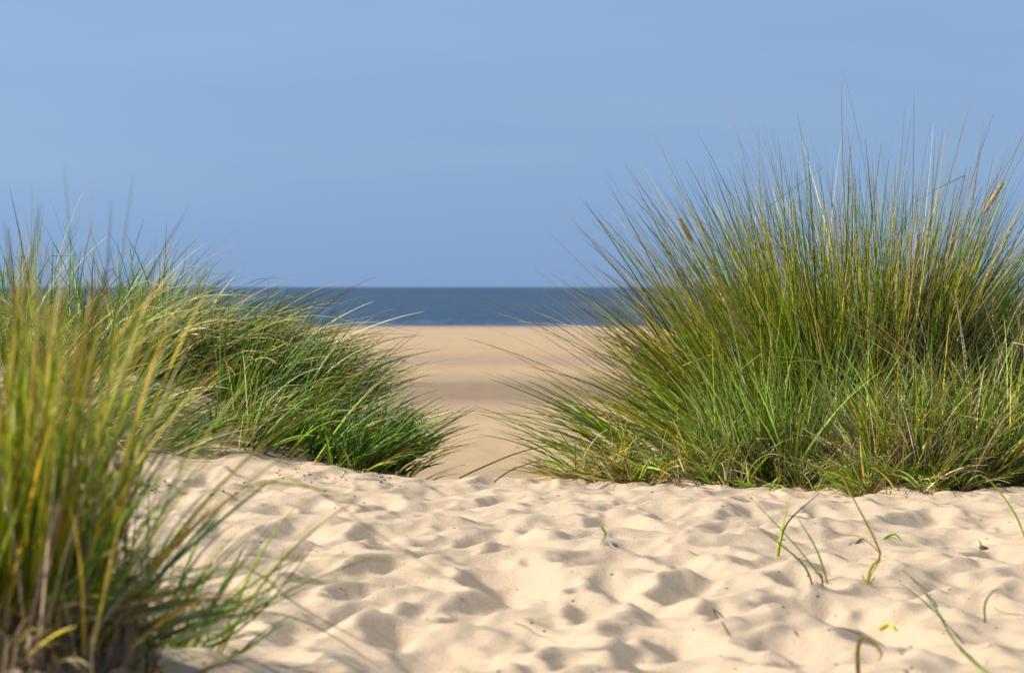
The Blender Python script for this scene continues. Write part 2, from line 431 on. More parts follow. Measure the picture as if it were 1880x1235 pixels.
# ------------------------------------------------------------------ grass
S = 11
SS = np.linspace(0, 1, S)
C = np.array
PAL = {   # base, middle, tip of the blade
 'green': [(C([0.459, 0.345, 0.050]), C([0.208, 0.328, 0.020]), C([0.208, 0.295, 0.025])),
           (C([0.417, 0.328, 0.034]), C([0.272, 0.372, 0.020]), C([0.315, 0.328, 0.028])),
           (C([0.334, 0.295, 0.034]), C([0.157, 0.268, 0.020]), C([0.186, 0.225, 0.023]))],
 'olive': [(C([0.438, 0.350, 0.042]), C([0.299, 0.340, 0.015]), C([0.438, 0.331, 0.042])),
           (C([0.398, 0.331, 0.036]), C([0.368, 0.387, 0.018]), C([0.517, 0.369, 0.054])),
           (C([0.358, 0.294, 0.036]), C([0.218, 0.312, 0.018]), C([0.398, 0.294, 0.048])),
           (C([0.438, 0.350, 0.042]), C([0.458, 0.387, 0.018]), C([0.597, 0.406, 0.061]))],
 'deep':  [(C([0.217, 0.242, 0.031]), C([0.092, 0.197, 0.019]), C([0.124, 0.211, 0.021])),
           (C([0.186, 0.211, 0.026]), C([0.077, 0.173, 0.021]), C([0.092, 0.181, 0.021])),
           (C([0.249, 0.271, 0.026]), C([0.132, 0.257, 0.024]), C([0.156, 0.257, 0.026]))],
 'blue':  [(C([0.647, 0.476, 0.160]), C([0.344, 0.438, 0.106]), C([0.301, 0.402, 0.089])),
           (C([0.602, 0.402, 0.150]), C([0.431, 0.513, 0.142]), C([0.387, 0.458, 0.106])),
           (C([0.431, 0.402, 0.080]), C([0.259, 0.402, 0.053]), C([0.259, 0.366, 0.053]))],
 'dry':   [(C([0.554, 0.422, 0.228]), C([0.634, 0.502, 0.266]), C([0.660, 0.528, 0.304])),
           (C([0.449, 0.317, 0.164]), C([0.502, 0.370, 0.177]), C([0.554, 0.422, 0.228])),
           (C([0.660, 0.581, 0.380]), C([0.720, 0.660, 0.405]), C([0.720, 0.620, 0.380])),
           (C([0.343, 0.224, 0.127]), C([0.356, 0.238, 0.114]), C([0.396, 0.264, 0.127]))],
 'yellow':[(C([0.569, 0.464, 0.089]), C([0.598, 0.505, 0.052]), C([0.648, 0.476, 0.089])),
           (C([0.512, 0.464, 0.089]), C([0.427, 0.434, 0.037]), C([0.569, 0.464, 0.067])),
           (C([0.569, 0.309, 0.045]), C([0.648, 0.378, 0.030]), C([0.648, 0.392, 0.052]))],
 'purple':[(C([.22, .11, .12]), C([.24, .15, .12]), C([.26, .24, .09])),
           (C([.30, .18, .15]), C([.30, .24, .14]), C([.22, .26, .08]))],
 'pale':  [(C([0.484, 0.462, 0.190]), C([0.506, 0.528, 0.228]), C([0.572, 0.528, 0.266])),
           (C([0.396, 0.418, 0.171]), C([0.418, 0.484, 0.237]), C([0.484, 0.506, 0.285]))],
 'dead_shade':  [(C([.06, .045, .03]), C([.055, .045, .03]), C([.08, .06, .04])),  # near-black old blades; the clump core's shade is put into their colour
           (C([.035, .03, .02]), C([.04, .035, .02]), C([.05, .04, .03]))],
 'grey':  [(C([.16, .12, .08]), C([.18, .13, .09]), C([.22, .16, .11])),
           (C([.10, .075, .05]), C([.11, .08, .06]), C([.15, .11, .08]))],
}

class Blades:
    def __init__(s): s.co = []; s.q = []; s.c = []; s.n = 0
    def add(s, pts, wid, side, cols):
        """pts (n,S,3) centre lines, wid (n,S), side (n,S,3) unit across, cols (n,S,3)"""
        n, k, _ = pts.shape
        d = np.gradient(pts, axis=1); d /= np.linalg.norm(d, axis=2, keepdims=True) + 1e-9
        nor = np.cross(d, side); nor /= np.linalg.norm(nor, axis=2, keepdims=True) + 1e-9
        w = wid[..., None]
        ring = np.stack([pts - side * w * .5, pts + nor * w * .28, pts + side * w * .5], 2)   # n,k,3,3
        s.co.append(ring.reshape(-1, 3))
        s.c.append(np.repeat(cols[:, :, None, :], 3, 2).reshape(-1, 3))
        b = (np.arange(n)[:, None] * k + np.arange(k - 1)[None, :]) * 3 + s.n
        b = b.ravel()
        s.q.append(np.stack([b, b + 1, b + 4, b + 3], -1)); s.q.append(np.stack([b + 1, b + 2, b + 5, b + 4], -1))
        s.n += n * k * 3
    def build(s, name, mat, parent=None):
        if not s.n: return None
        return mesh_np(name, np.concatenate(s.co), np.concatenate(s.q), mat, parent, np.concatenate(s.c))

def blend_cols(r, pals, weights, n):
    out = np.zeros((n, S, 3))
    flat = [p for p in pals]
    w = np.array(weights, float); w /= w.sum()
    pick = r.choice(len(flat), n, p=w)
    for i, key in enumerate(flat):
        m = np.nonzero(pick == i)[0]
        if not len(m): continue
        v = r.integers(0, len(PAL[key]), len(m))
        arr = np.array([[p[0], p[1], p[2]] for p in PAL[key]])
        a = arr[v]
        t = SS[None, :, None]
        t1 = np.clip(t / 0.28, 0, 1); t2 = np.clip((t - 0.55) / 0.45, 0, 1)
        c = a[:, 0:1] * (1 - t1) + a[:, 1:2] * t1
        c = c * (1 - t2) + a[:, 2:3] * t2 * 0.8
        out[m] = c * np.clip(np.exp(r.normal(-0.12, 0.52, (len(m), 1, 1))), 0.3, 1.8) * r.uniform(0.93, 1.07, (len(m), 1, 3))
    return out

def grow(B, r, n, cx, cy, rx, ry, L, fan=(0.6, 0.4), bias=(0, 0), jit=0.12, bend=0.5, droop=0.25, wind=(0, 0),
         w=(0.0022, 0.0042), pals=('green',), weights=(1,), per=3, lift=0.0, kink=0.05, box=False, sink=0.01, lenpow=1.0, tipthin=0.75, loose=0.10):
    """n blades growing in shoots of a few from an ellipse of ground; they fan out, bend and droop"""
    nt = max(1, n // per)
    if box:
        u = r.uniform(-1, 1, nt); v = r.uniform(-1, 1, nt)
    else:
        a = r.uniform(0, 2 * math.pi, nt); q = np.sqrt(r.uniform(0, 1, nt)); u = q * np.cos(a); v = q * np.sin(a)
    u = np.repeat(u, per); v = np.repeat(v, per); n = nt * per
    x0 = cx + u * rx + r.normal(0, .004, n); y0 = cy + v * ry + r.normal(0, .004, n)
    z0 = ground(x0, y0) + lift - sink
    tl = np.stack([fan[0] * u + bias[0], fan[1] * v + bias[1]], -1) + np.repeat(r.normal(0, jit, (nt, 2)), per, 0)
    le = tl + r.normal(0, loose, (n, 2))
    lv = np.concatenate([le, np.zeros((n, 1))], 1)
    d0 = np.concatenate([le * 0.55, np.ones((n, 1))], 1)
    Ln = np.repeat(r.uniform(0, 1, nt) ** lenpow, per) * (L[1] - L[0]) + L[0]
    Ln = Ln * r.uniform(0.66, 1.0, n)
    Ln = Ln * (0.86 + 0.28 * (0.5 + noise(x0 * 9, y0 * 9, 31)))
    bd = r.uniform(.4, 1.5, n) * bend; dr = r.uniform(.2, 1.7, n) * droop
    wv = np.array([wind[0], wind[1], 0.0])
    sw = r.normal(0, 0.10, (n, 3)); sw[:, 2] = 0
    s = SS[None, :, None]
    d = d0[:, None] + lv[:, None] * (0.45 + bd[:, None, None] * s * 1.6) - np.array([0, 0, 1.0]) * (dr[:, None, None] * 1.3 * s ** 2) + wv * s * 0.9 + sw[:, None] * s
    kk = r.uniform(0, 1, n) < kink
    ks = r.uniform(.35, .8, n); kd = r.normal(0, 1.0, (n, 3)); kd[:, 2] = -np.abs(kd[:, 2]) * 1.1
    d = d + np.where(kk[:, None, None] & (s > ks[:, None, None]), kd[:, None], 0)
    d /= np.linalg.norm(d, axis=2, keepdims=True)
    step = Ln / (S - 1)
    p = np.zeros((n, S, 3)); p[:, 0] = np.stack([x0, y0, z0], -1)
    p[:, 1:] = p[:, :1] + np.cumsum(d[:, :-1] * step[:, None, None], 1)
    gz = ground(p[..., 0], p[..., 1]) + 0.003
    gz[:, 0] = -9
    p[..., 2] = np.maximum(p[..., 2], gz + r.uniform(0, .012, (n, 1)))
    rv = r.normal(0, 1, (n, 1, 3)) + np.array([0, 0.0, 0.0])
    tw = r.normal(0, 1, (n, 1, 3))
    side = np.cross(d, rv + tw * s * 0.6); side /= np.linalg.norm(side, axis=2, keepdims=True) + 1e-9
    wd = 1.32 * r.uniform(w[0], w[1], n)[:, None] * (0.75 + 0.25 * np.sin(np.pi * np.clip(SS * 1.4, 0, 1)))[None] * (1 - SS[None] ** 2.4) ** tipthin + 0.0006
    B.add(p, wd, side, blend_cols(r, pals, weights, n))

def hand_blade(B, r, pix, Ys, w, key='green', roots=True):
    """one blade through given points"""
    P = np.array([at(px, py, Y) for (px, py), Y in zip(pix, Ys)])
    k = len(P)
    t = np.linspace(0, k - 1, S); out = np.zeros((S, 3))
    for i, tt in enumerate(t):                 # Catmull-Rom
        j = min(int(tt), k - 2); f = tt - j
        p0 = P[max(j - 1, 0)]; p1 = P[j]; p2 = P[j + 1]; p3 = P[min(j + 2, k - 1)]
        out[i] = 0.5 * ((2 * p1) + (-p0 + p2) * f + (2 * p0 - 5 * p1 + 4 * p2 - p3) * f ** 2 + (-p0 + 3 * p1 - 3 * p2 + p3) * f ** 3)
    out[:, 2] = np.maximum(out[:, 2], ground(out[:, 0], out[:, 1]) + w * 0.4)
    if roots: out[0, 2] = float(ground(out[0, 0], out[0, 1])) - 0.006
    d = np.gradient(out, axis=0); d /= np.linalg.norm(d, axis=1, keepdims=True) + 1e-9
    side = np.cross(d, np.array([0.1, 1.0, 0.15]) + r.normal(0, .25, 3)); side /= np.linalg.norm(side, axis=1, keepdims=True) + 1e-9
    wd = w * (1 - SS ** 2.2) ** 0.8 + 0.0003
    B.add(out[None], wd[None], side[None], blend_cols(r, (key,), (1,), 1))

def tuft(name, label, cat, group, base, layers, seed):
    """a plant: an Empty at its base, with a mesh for each sort of blade"""
    x, y = base
    e = empty(name, (x, y, float(ground(x, y))), label, cat, group)
    r = np.random.default_rng(seed)
    for pname, mat, calls in layers:
        B = Blades()
        for kw in calls: grow(B, r, **kw)
        B.build(pname, mat, e)
    return e

def seed_head(parent, foot, top, rad, r, tint=((.55, .42, .20), (.75, .60, .34))):
    """the dense spike of a flowering stem: a spindle of small husks"""
    foot, top = np.array(foot), np.array(top)
    ax = top - foot; Lh = np.linalg.norm(ax); ax /= Lh
    n = 420
    t = r.uniform(0, 1, n); a = r.uniform(0, 2 * math.pi, n)
    e1 = np.cross(ax, [0, 1, 0.1]); e1 /= np.linalg.norm(e1); e2 = np.cross(ax, e1)
    rr = rad * np.sin(np.pi * np.clip(t * 0.95 + 0.05, 0, 1)) ** 0.9
    out = np.cos(a)[:, None] * e1 + np.sin(a)[:, None] * e2
    p0 = foot + ax * (t * Lh)[:, None] + out * (rr * 0.35)[:, None]
    k = S
    tt = np.linspace(0, 1, k)[None, :, None]
    ln = 0.017
    pts = p0[:, None] + (ax * 0.9 + out * 0.38)[:, None] * tt * ln
    side = np.cross(ax[None], out); side = np.repeat(side[:, None], k, 1)
    wd = 0.0020 * np.sin(np.pi * np.linspace(0.08, 1, k))[None] * np.ones((n, 1)) + .0002
    c = np.array(tint[0]) + (np.array(tint[1]) - np.array(tint[0])) * r.uniform(0, 1, (n, 1))
    B = Blades(); B.add(pts, wd, side, np.repeat(c[:, None], k, 1))
    return B.build('seed_head', M_dry, parent)

GR = 'clumps of marram grass on the dune'
def gx(px, Y): return (px - 940) / F * Y

# --- the great clump on the right
cx = gx(1540, 7.5)
big = tuft('grass_clump', 'tall dense fan shaped grass clump standing right of the gap, thin tips against the sky', 'grass clump', GR, (cx, 7.45), [
    ('green_blades', M_green, [
        dict(n=1180, cx=cx + 0.02, cy=7.5, rx=0.36, ry=0.26, L=(0.78, 1.04), fan=(0.42, 0.40), bias=(-0.08, 0.0), jit=0.12, bend=0.30, droop=0.10,
             w=(0.0020, 0.0042), pals=('green', 'olive', 'yellow', 'deep'), weights=(6, 5, 1.2, 2), lenpow=0.8),
        dict(n=380, cx=cx - 0.21, cy=7.40, rx=0.22, ry=0.22, L=(0.50, 0.88), fan=(0.40, 0.35), bias=(-0.36, -0.02), jit=0.20, bend=0.50, droop=0.28,
             w=(0.0022, 0.0044), pals=('green', 'olive', 'yellow'), weights=(7, 3, .5)),
        dict(n=380, cx=cx - 0.06, cy=7.28, rx=0.36, ry=0.13, L=(0.4, 0.8), fan=(0.45, 0.3), bias=(-0.02, -0.1), jit=0.12, bend=0.3, droop=0.15,
             w=(0.0024, 0.0046), pals=('green', 'olive', 'blue'), weights=(5, 3, 1)),
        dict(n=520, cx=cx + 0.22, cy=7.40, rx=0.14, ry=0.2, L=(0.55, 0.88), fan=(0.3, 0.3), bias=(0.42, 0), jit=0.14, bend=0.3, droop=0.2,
             w=(0.0022, 0.0040), pals=('green', 'olive', 'deep'), weights=(4, 3, 5)),  # extra deep green: shade on the clump's right side put into colour
    ]),
    ('dry_blades', M_dry, [
        dict(n=480, cx=cx + 0.0, cy=7.45, rx=0.34, ry=0.26, L=(0.6, 1.12), fan=(0.46, 0.45), bias=(-0.10, 0.0), jit=0.15, bend=0.25, droop=0.12,
             w=(0.0012, 0.0028), pals=('dry', 'yellow', 'grey'), weights=(6, 4, 2), kink=0.04),
        dict(n=260, cx=cx - 0.22, cy=7.38, rx=0.22, ry=0.20, L=(0.45, 0.95), fan=(0.4, 0.35), bias=(-0.58, 0), jit=0.2, bend=0.4, droop=0.3,
             w=(0.0012, 0.0028), pals=('dry', 'yellow', 'grey'), weights=(6, 4, 2), kink=0.04),
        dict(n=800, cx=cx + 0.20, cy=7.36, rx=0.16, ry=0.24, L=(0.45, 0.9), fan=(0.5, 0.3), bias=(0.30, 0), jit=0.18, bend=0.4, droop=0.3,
             w=(0.0015, 0.003), pals=('dead_shade', 'grey'), weights=(6, 1), kink=0.08),  # dark blades that paint the shaded core right of centre
    ])], 21)

# --- low sprawling grass at its left foot
tuft('grass_clump', 'low sprawling grass with long blades arching left over the path at the big clump foot', 'grass clump', GR, (gx(1200, 7.0), 7.0), [
    ('green_blades', M_green, [
        dict(n=130, cx=gx(1270, 7.05), cy=7.05, rx=0.27, ry=0.14, L=(0.35, 0.62), fan=(0.3, 0.3), bias=(-1.15, -0.05), jit=0.25, bend=0.55, droop=0.50,
             w=(0.0030, 0.0052), pals=('green', 'deep', 'olive'), weights=(5, 3, 2)),
        dict(n=220, cx=gx(1340, 7.15), cy=7.15, rx=0.24, ry=0.14, L=(0.4, 0.75), fan=(0.3, 0.3), bias=(-0.9, 0.0), jit=0.22, bend=0.5, droop=0.35,
             w=(0.0026, 0.0048), pals=('green', 'olive', 'yellow'), weights=(5, 4, 1)),
        dict(n=520, cx=gx(1260, 6.85), cy=6.85, rx=0.32, ry=0.14, L=(0.12, 0.30), fan=(0.3, 0.4), bias=(-0.4, -0.1), jit=0.75, bend=0.6, droop=0.6,
             w=(0.0022, 0.0042), pals=('green', 'yellow', 'blue'), weights=(4, 3, 4), kink=.15),
    ]),
    ('dry_blades', M_dry, [
        dict(n=720, cx=gx(1260, 6.83), cy=6.85, rx=0.34, ry=0.15, L=(0.1, 0.32), fan=(0.3, 0.4), bias=(-0.3, -0.1), jit=0.9, bend=0.8, droop=0.8,
             w=(0.0014, 0.003), pals=('dry', 'yellow'), weights=(5, 2), kink=.25),
    ])], 22)

# --- blue green lyme grass in front
tuft('grass_clump', 'pale blue green young grass with purple stem bases in front of the tall clump', 'grass clump', GR, (gx(1440, 6.95), 6.95), [
    ('green_blades', M_green, [
        dict(n=520, cx=gx(1450, 6.8), cy=6.82, rx=0.22, ry=0.10, L=(0.24, 0.58), fan=(0.35, 0.3), bias=(-0.08, -0.02), jit=0.22, bend=0.35, droop=0.25,
             w=(0.0028, 0.0054), pals=('blue', 'green'), weights=(6, 4)),
        dict(n=300, cx=gx(1400, 6.75), cy=6.75, rx=0.22, ry=0.08, L=(0.12, 0.3), fan=(0.35, 0.3), bias=(-0.1, -0.1), jit=0.6, bend=0.6, droop=0.5,
             w=(0.0024, 0.0046), pals=('blue', 'green', 'yellow'), weights=(4, 5, 2)),
        dict(n=90, cx=gx(1500, 6.9), cy=6.9, rx=0.16, ry=0.05, L=(0.2, 0.36), fan=(0.2, 0.3), bias=(-1.3, -0.3), jit=0.2, bend=0.7, droop=0.6,
             w=(0.0026, 0.0046), pals=('green', 'deep'), weights=(5, 3)),
    ]),
    ('dry_blades', M_dry, [
        dict(n=460, cx=gx(1440, 6.8), cy=6.78, rx=0.26, ry=0.09, L=(0.1, 0.4), fan=(0.35, 0.3), bias=(0, -0.1), jit=0.6, bend=0.5, droop=0.5,
             w=(0.0014, 0.003), pals=('dry', 'yellow', 'purple'), weights=(5, 1, 3), kink=.2),
    ])], 23)
tuft('grass_clump', 'mixed green and straw grass on the small sand heap right of the tall clump foot', 'grass clump', GR, (gx(1700, 6.75), 6.75), [
    ('green_blades', M_green, [
        dict(n=640, cx=gx(1710, 6.62), cy=6.62, rx=0.20, ry=0.12, L=(0.22, 0.52), fan=(0.4, 0.3), bias=(0.10, -0.05), jit=0.24, bend=0.35, droop=0.25,
             w=(0.0026, 0.0052), pals=('blue', 'green', 'olive', 'yellow'), weights=(5, 6, 2, .6)),
        dict(n=320, cx=gx(1680, 6.5), cy=6.5, rx=0.20, ry=0.08, L=(0.10, 0.28), fan=(0.4, 0.3), bias=(-0.2, -0.1), jit=0.7, bend=0.6, droop=0.5,
             w=(0.0024, 0.0046), pals=('blue', 'green', 'yellow'), weights=(4, 6, 2)),
    ]),
    ('dry_blades', M_dry, [
        dict(n=560, cx=gx(1700, 6.55), cy=6.55, rx=0.24, ry=0.10, L=(0.1, 0.5), fan=(0.35, 0.3), bias=(0, -0.1), jit=0.45, bend=0.5, droop=0.45,
             w=(0.0014, 0.003), pals=('dry', 'yellow', 'purple'), weights=(4, 1, 4), kink=.2),
    ])], 24)

for lab, px, Y, n, rx in [('scattered short blades sprouting from sand at the low grass edge, centre right', 1180, 6.75, 110, .16),
                          ('scattered short blades sprouting from sand below the pale blue green grass', 1420, 6.62, 120, .16),
                          ('scattered short blades and straw on the sand heap front, far right', 1690, 6.45, 200, .20)]:
    tuft('grass_clump', lab, 'grass clump', GR, (gx(px, Y), Y), [
        ('green_blades', M_green, [dict(n=n, cx=gx(px, Y), cy=Y, rx=rx, ry=0.10, L=(0.05, 0.24), fan=(0.3, 0.3), bias=(-0.3, -0.15), jit=0.8, bend=0.7, droop=0.6,
             w=(0.0020, 0.0040), pals=('green', 'blue', 'yellow'), weights=(6, 3, 2), kink=.1)]),
        ('dry_blades', M_dry, [dict(n=n // 2, cx=gx(px, Y), cy=Y, rx=rx * 1.1, ry=0.11, L=(0.05, 0.25), fan=(0.3, 0.3), bias=(-0.1, -0.1), jit=0.9, bend=0.8, droop=0.9,
             w=(0.0013, 0.0028), pals=('dry', 'purple'), weights=(6, 2), kink=.25)])], 50 + px)
# --- clump at the right edge
re_ = tuft('grass_clump', 'windswept clump at the right edge with pale bent blades and one straw seed head', 'grass clump', GR, (gx(1900, 7.0), 7.0), [
    ('green_blades', M_green, [
        dict(n=600, cx=gx(1930, 7.2), cy=7.2, rx=0.26, ry=0.25, L=(0.42, 0.74), fan=(0.55, 0.4), bias=(0.10, 0), jit=0.25, bend=0.45, droop=0.35,
             w=(0.0024, 0.0046), pals=('green', 'blue', 'olive'), weights=(5, 3, 3)),
        dict(n=360, cx=gx(1810, 7.1), cy=7.1, rx=0.18, ry=0.2, L=(0.35, 0.70), fan=(0.3, 0.3), bias=(0.75, 0), jit=0.22, bend=0.5, droop=0.4,
             w=(0.0024, 0.0046), pals=('green', 'blue', 'yellow'), weights=(6, 3, 1)),
        dict(n=420, cx=gx(1870, 6.6), cy=6.6, rx=0.20, ry=0.12, L=(0.2, 0.5), fan=(0.3, 0.3), bias=(0.1, -0.05), jit=0.4, bend=0.5, droop=0.4,
             w=(0.0026, 0.0048), pals=('green', 'blue', 'yellow'), weights=(6, 2, 1)),
    ]),
    ('dry_blades', M_dry, [
        dict(n=520, cx=gx(1870, 7.0), cy=7.05, rx=0.30, ry=0.22, L=(0.3, 0.85), fan=(0.4, 0.3), bias=(0.25, 0), jit=0.4, bend=0.6, droop=0.55,
             w=(0.0014, 0.003), pals=('dry', 'yellow', 'grey'), weights=(6, 1, 2), kink=.2),
    ])], 25)
r0 = np.random.default_rng(77)
def flower(parent, pixstem, Y, foot, top, rad):
    B = Blades(); hand_blade(B, r0, pixstem, [Y] * len(pixstem), 0.003, 'olive'); B.build('stem', M_green, parent)
    seed_head(parent, at(*foot, Y), at(*top, Y), rad, r0)
flower(re_, [(1700, 870), (1745, 640), (1808, 390)], 7.0, (1806, 392), (1838, 340), 0.0045)
flower(big, [(1500, 870), (1400, 640), (1320, 515)], 7.2, (1352, 566), (1308, 500), 0.0030)
flower(big, [(1480, 870), (1380, 640), (1265, 435)], 7.25, (1272, 450), (1250, 405), 0.0026)

# --- the left mound
tuft('grass_clump', 'upright green grass on top of the left mound at the left edge', 'grass clump', GR, (gx(90, 8.2), 8.2), [
    ('green_blades', M_green, [
        dict(n=340, cx=gx(90, 8.2), cy=8.2, rx=0.36, ry=0.3, L=(0.30, 0.62), fan=(0.25, 0.3), bias=(0.0, 0), jit=0.26, bend=0.3, droop=0.2,
             w=(0.0026, 0.0048), pals=('green', 'deep', 'blue'), weights=(5, 4, 3)),
        dict(n=320, cx=gx(60, 7.85), cy=7.7, rx=0.40, ry=0.3, L=(0.22, 0.46), fan=(0.25, 0.3), bias=(0.35, -0.05), jit=0.45, bend=0.5, droop=0.45,
             w=(0.0026, 0.0048), pals=('green', 'blue', 'yellow'), weights=(6, 3, 1)),
    ]),
    ('dry_blades', M_dry, [
        dict(n=420, cx=gx(90, 7.9), cy=7.9, rx=0.42, ry=0.4, L=(0.2, 0.55), fan=(0.25, 0.3), bias=(0.3, 0), jit=0.5, bend=0.5, droop=0.5,
             w=(0.0014, 0.003), pals=('dry', 'yellow'), weights=(5, 2), kink=.2)])], 31)
tuft('grass_clump', 'spiky upright grass clump on the left mound standing against sea and sky', 'grass clump', GR, (gx(300, 8.1), 8.1), [
    ('green_blades', M_green, [
        dict(n=220, cx=gx(300, 8.1), cy=8.1, rx=0.22, ry=0.2, L=(0.26, 0.52), fan=(0.35, 0.3), bias=(0.12, 0), jit=0.28, bend=0.35, droop=0.22,
             w=(0.0026, 0.0048), pals=('deep', 'green', 'blue'), weights=(5, 4, 2)),
        dict(n=190, cx=gx(330, 7.9), cy=7.9, rx=0.18, ry=0.16, L=(0.22, 0.44), fan=(0.35, 0.3), bias=(0.65, -0.02), jit=0.22, bend=0.4, droop=0.35,
             w=(0.0026, 0.0048), pals=('deep', 'green', 'blue'), weights=(5, 4, 2)),
    ]),
    ('dry_blades', M_dry, [
        dict(n=190, cx=gx(300, 8.0), cy=8.0, rx=0.25, ry=0.25, L=(0.25, 0.6), fan=(0.35, 0.3), bias=(0.35, 0), jit=0.45, bend=0.5, droop=0.5,
             w=(0.0014, 0.003), pals=('dry', 'yellow', 'purple'), weights=(5, 2, 2), kink=.2)])], 32)
tuft('grass_clump', 'matted grass blown flat to the right with pale drooping blades, middle of the left mound', 'grass clump', GR, (gx(380, 7.7), 7.7), [
    ('green_blades', M_green, [
        dict(n=330, cx=gx(300, 7.8), cy=7.85, rx=0.30, ry=0.14, L=(0.42, 0.72), fan=(0.2, 0.2), bias=(1.0, -0.45), jit=0.22, bend=0.6, droop=1.0,
             w=(0.0018, 0.0034), pals=('pale', 'blue', 'yellow'), weights=(6, 3, 1)),
        dict(n=460, cx=gx(410, 7.75), cy=7.85, rx=0.28, ry=0.16, L=(0.3, 0.58), fan=(0.2, 0.2), bias=(1.15, -0.12), jit=0.25, bend=0.6, droop=0.55,
             w=(0.0024, 0.0046), pals=('blue', 'green', 'deep', 'yellow'), weights=(4, 4, 3, 1)),
        dict(n=650, cx=gx(470, 7.8), cy=7.8, rx=0.22, ry=0.18, L=(0.2, 0.42), fan=(0.3, 0.3), bias=(0.6, 0.0), jit=0.4, bend=0.5, droop=0.4,
             w=(0.0026, 0.0048), pals=('deep', 'green'), weights=(5, 4)),
    ]),
    ('dry_blades', M_dry, [
        dict(n=480, cx=gx(400, 7.75), cy=7.8, rx=0.30, ry=0.16, L=(0.3, 0.62), fan=(0.2, 0.2), bias=(1.05, -0.35), jit=0.32, bend=0.7, droop=0.9,
             w=(0.0016, 0.0032), pals=('dry', 'yellow', 'grey'), weights=(5, 2, 1), kink=.1)])], 33)
tuft('grass_clump', 'dark green bristling grass on the right slope of the left mound against the beach', 'grass clump', GR, (gx(570, 7.6), 7.6), [
    ('green_blades', M_green, [
        dict(n=540, cx=gx(505, 7.6), cy=7.62, rx=0.20, ry=0.24, L=(0.22, 0.48), fan=(0.4, 0.3), bias=(0.62, -0.02), jit=0.24, bend=0.35, droop=0.25,
             w=(0.0028, 0.0052), pals=('deep', 'green'), weights=(7, 3)),
        dict(n=360, cx=gx(530, 7.3), cy=7.3, rx=0.24, ry=0.16, L=(0.18, 0.40), fan=(0.3, 0.3), bias=(0.8, -0.2), jit=0.35, bend=0.6, droop=0.6,
             w=(0.0026, 0.0048), pals=('deep', 'green', 'blue'), weights=(6, 3, 2)),
    ]),
    ('dry_blades', M_dry, [
        dict(n=240, cx=gx(540, 7.4), cy=7.4, rx=0.24, ry=0.2, L=(0.2, 0.5), fan=(0.2, 0.2), bias=(0.8, -0.25), jit=0.35, bend=0.7, droop=0.8,
             w=(0.0015, 0.003), pals=('dry', 'yellow'), weights=(5, 2), kink=.1)])], 34)
tuft('grass_clump', 'low dark green grass clump nearest the gap, last at the left mound foot', 'grass clump', GR, (gx(710, 7.2), 7.2), [
    ('green_blades', M_green, [
        dict(n=470, cx=gx(655, 7.3), cy=7.22, rx=0.15, ry=0.17, L=(0.14, 0.34), fan=(0.45, 0.3), bias=(0.7, -0.02), jit=0.40, bend=0.5, droop=0.45,
             w=(0.0026, 0.0048), pals=('deep', 'green'), weights=(8, 2)),
        dict(n=90, cx=gx(640, 7.3), cy=7.2, rx=0.13, ry=0.14, L=(0.2, 0.40), fan=(0.3, 0.3), bias=(0.9, 0.0), jit=0.2, bend=0.3, droop=0.2,
             w=(0.0026, 0.0046), pals=('deep', 'green'), weights=(6, 3)),
    ]),
    ('dry_blades', M_dry, [
        dict(n=110, cx=gx(690, 7.2), cy=7.15, rx=0.15, ry=0.14, L=(0.1, 0.3), fan=(0.2, 0.2), bias=(0.6, -0.25), jit=0.4, bend=0.7, droop=0.8,
             w=(0.0014, 0.0028), pals=('dry', 'yellow'), weights=(5, 2), kink=.1)])], 35)
tuft('grass_clump', 'sparse thin blades lying over bare sand on the front of the left mound', 'grass clump', GR, (gx(280, 7.3), 7.3), [
    ('green_blades', M_green, [
        dict(n=240, cx=gx(230, 7.3), cy=7.25, rx=0.26, ry=0.22, L=(0.16, 0.42), fan=(0.2, 0.2), bias=(1.0, -0.15), jit=0.35, bend=0.6, droop=0.55,
             w=(0.0024, 0.0042), pals=('green', 'deep', 'blue'), weights=(4, 5, 2))]),
    ('dry_blades', M_dry, [
        dict(n=170, cx=gx(280, 7.3), cy=7.25, rx=0.3, ry=0.22, L=(0.12, 0.4), fan=(0.2, 0.2), bias=(0.9, -0.15), jit=0.45, bend=0.7, droop=0.8,
             w=(0.0014, 0.003), pals=('dry', 'yellow'), weights=(5, 2), kink=.1)])], 36)

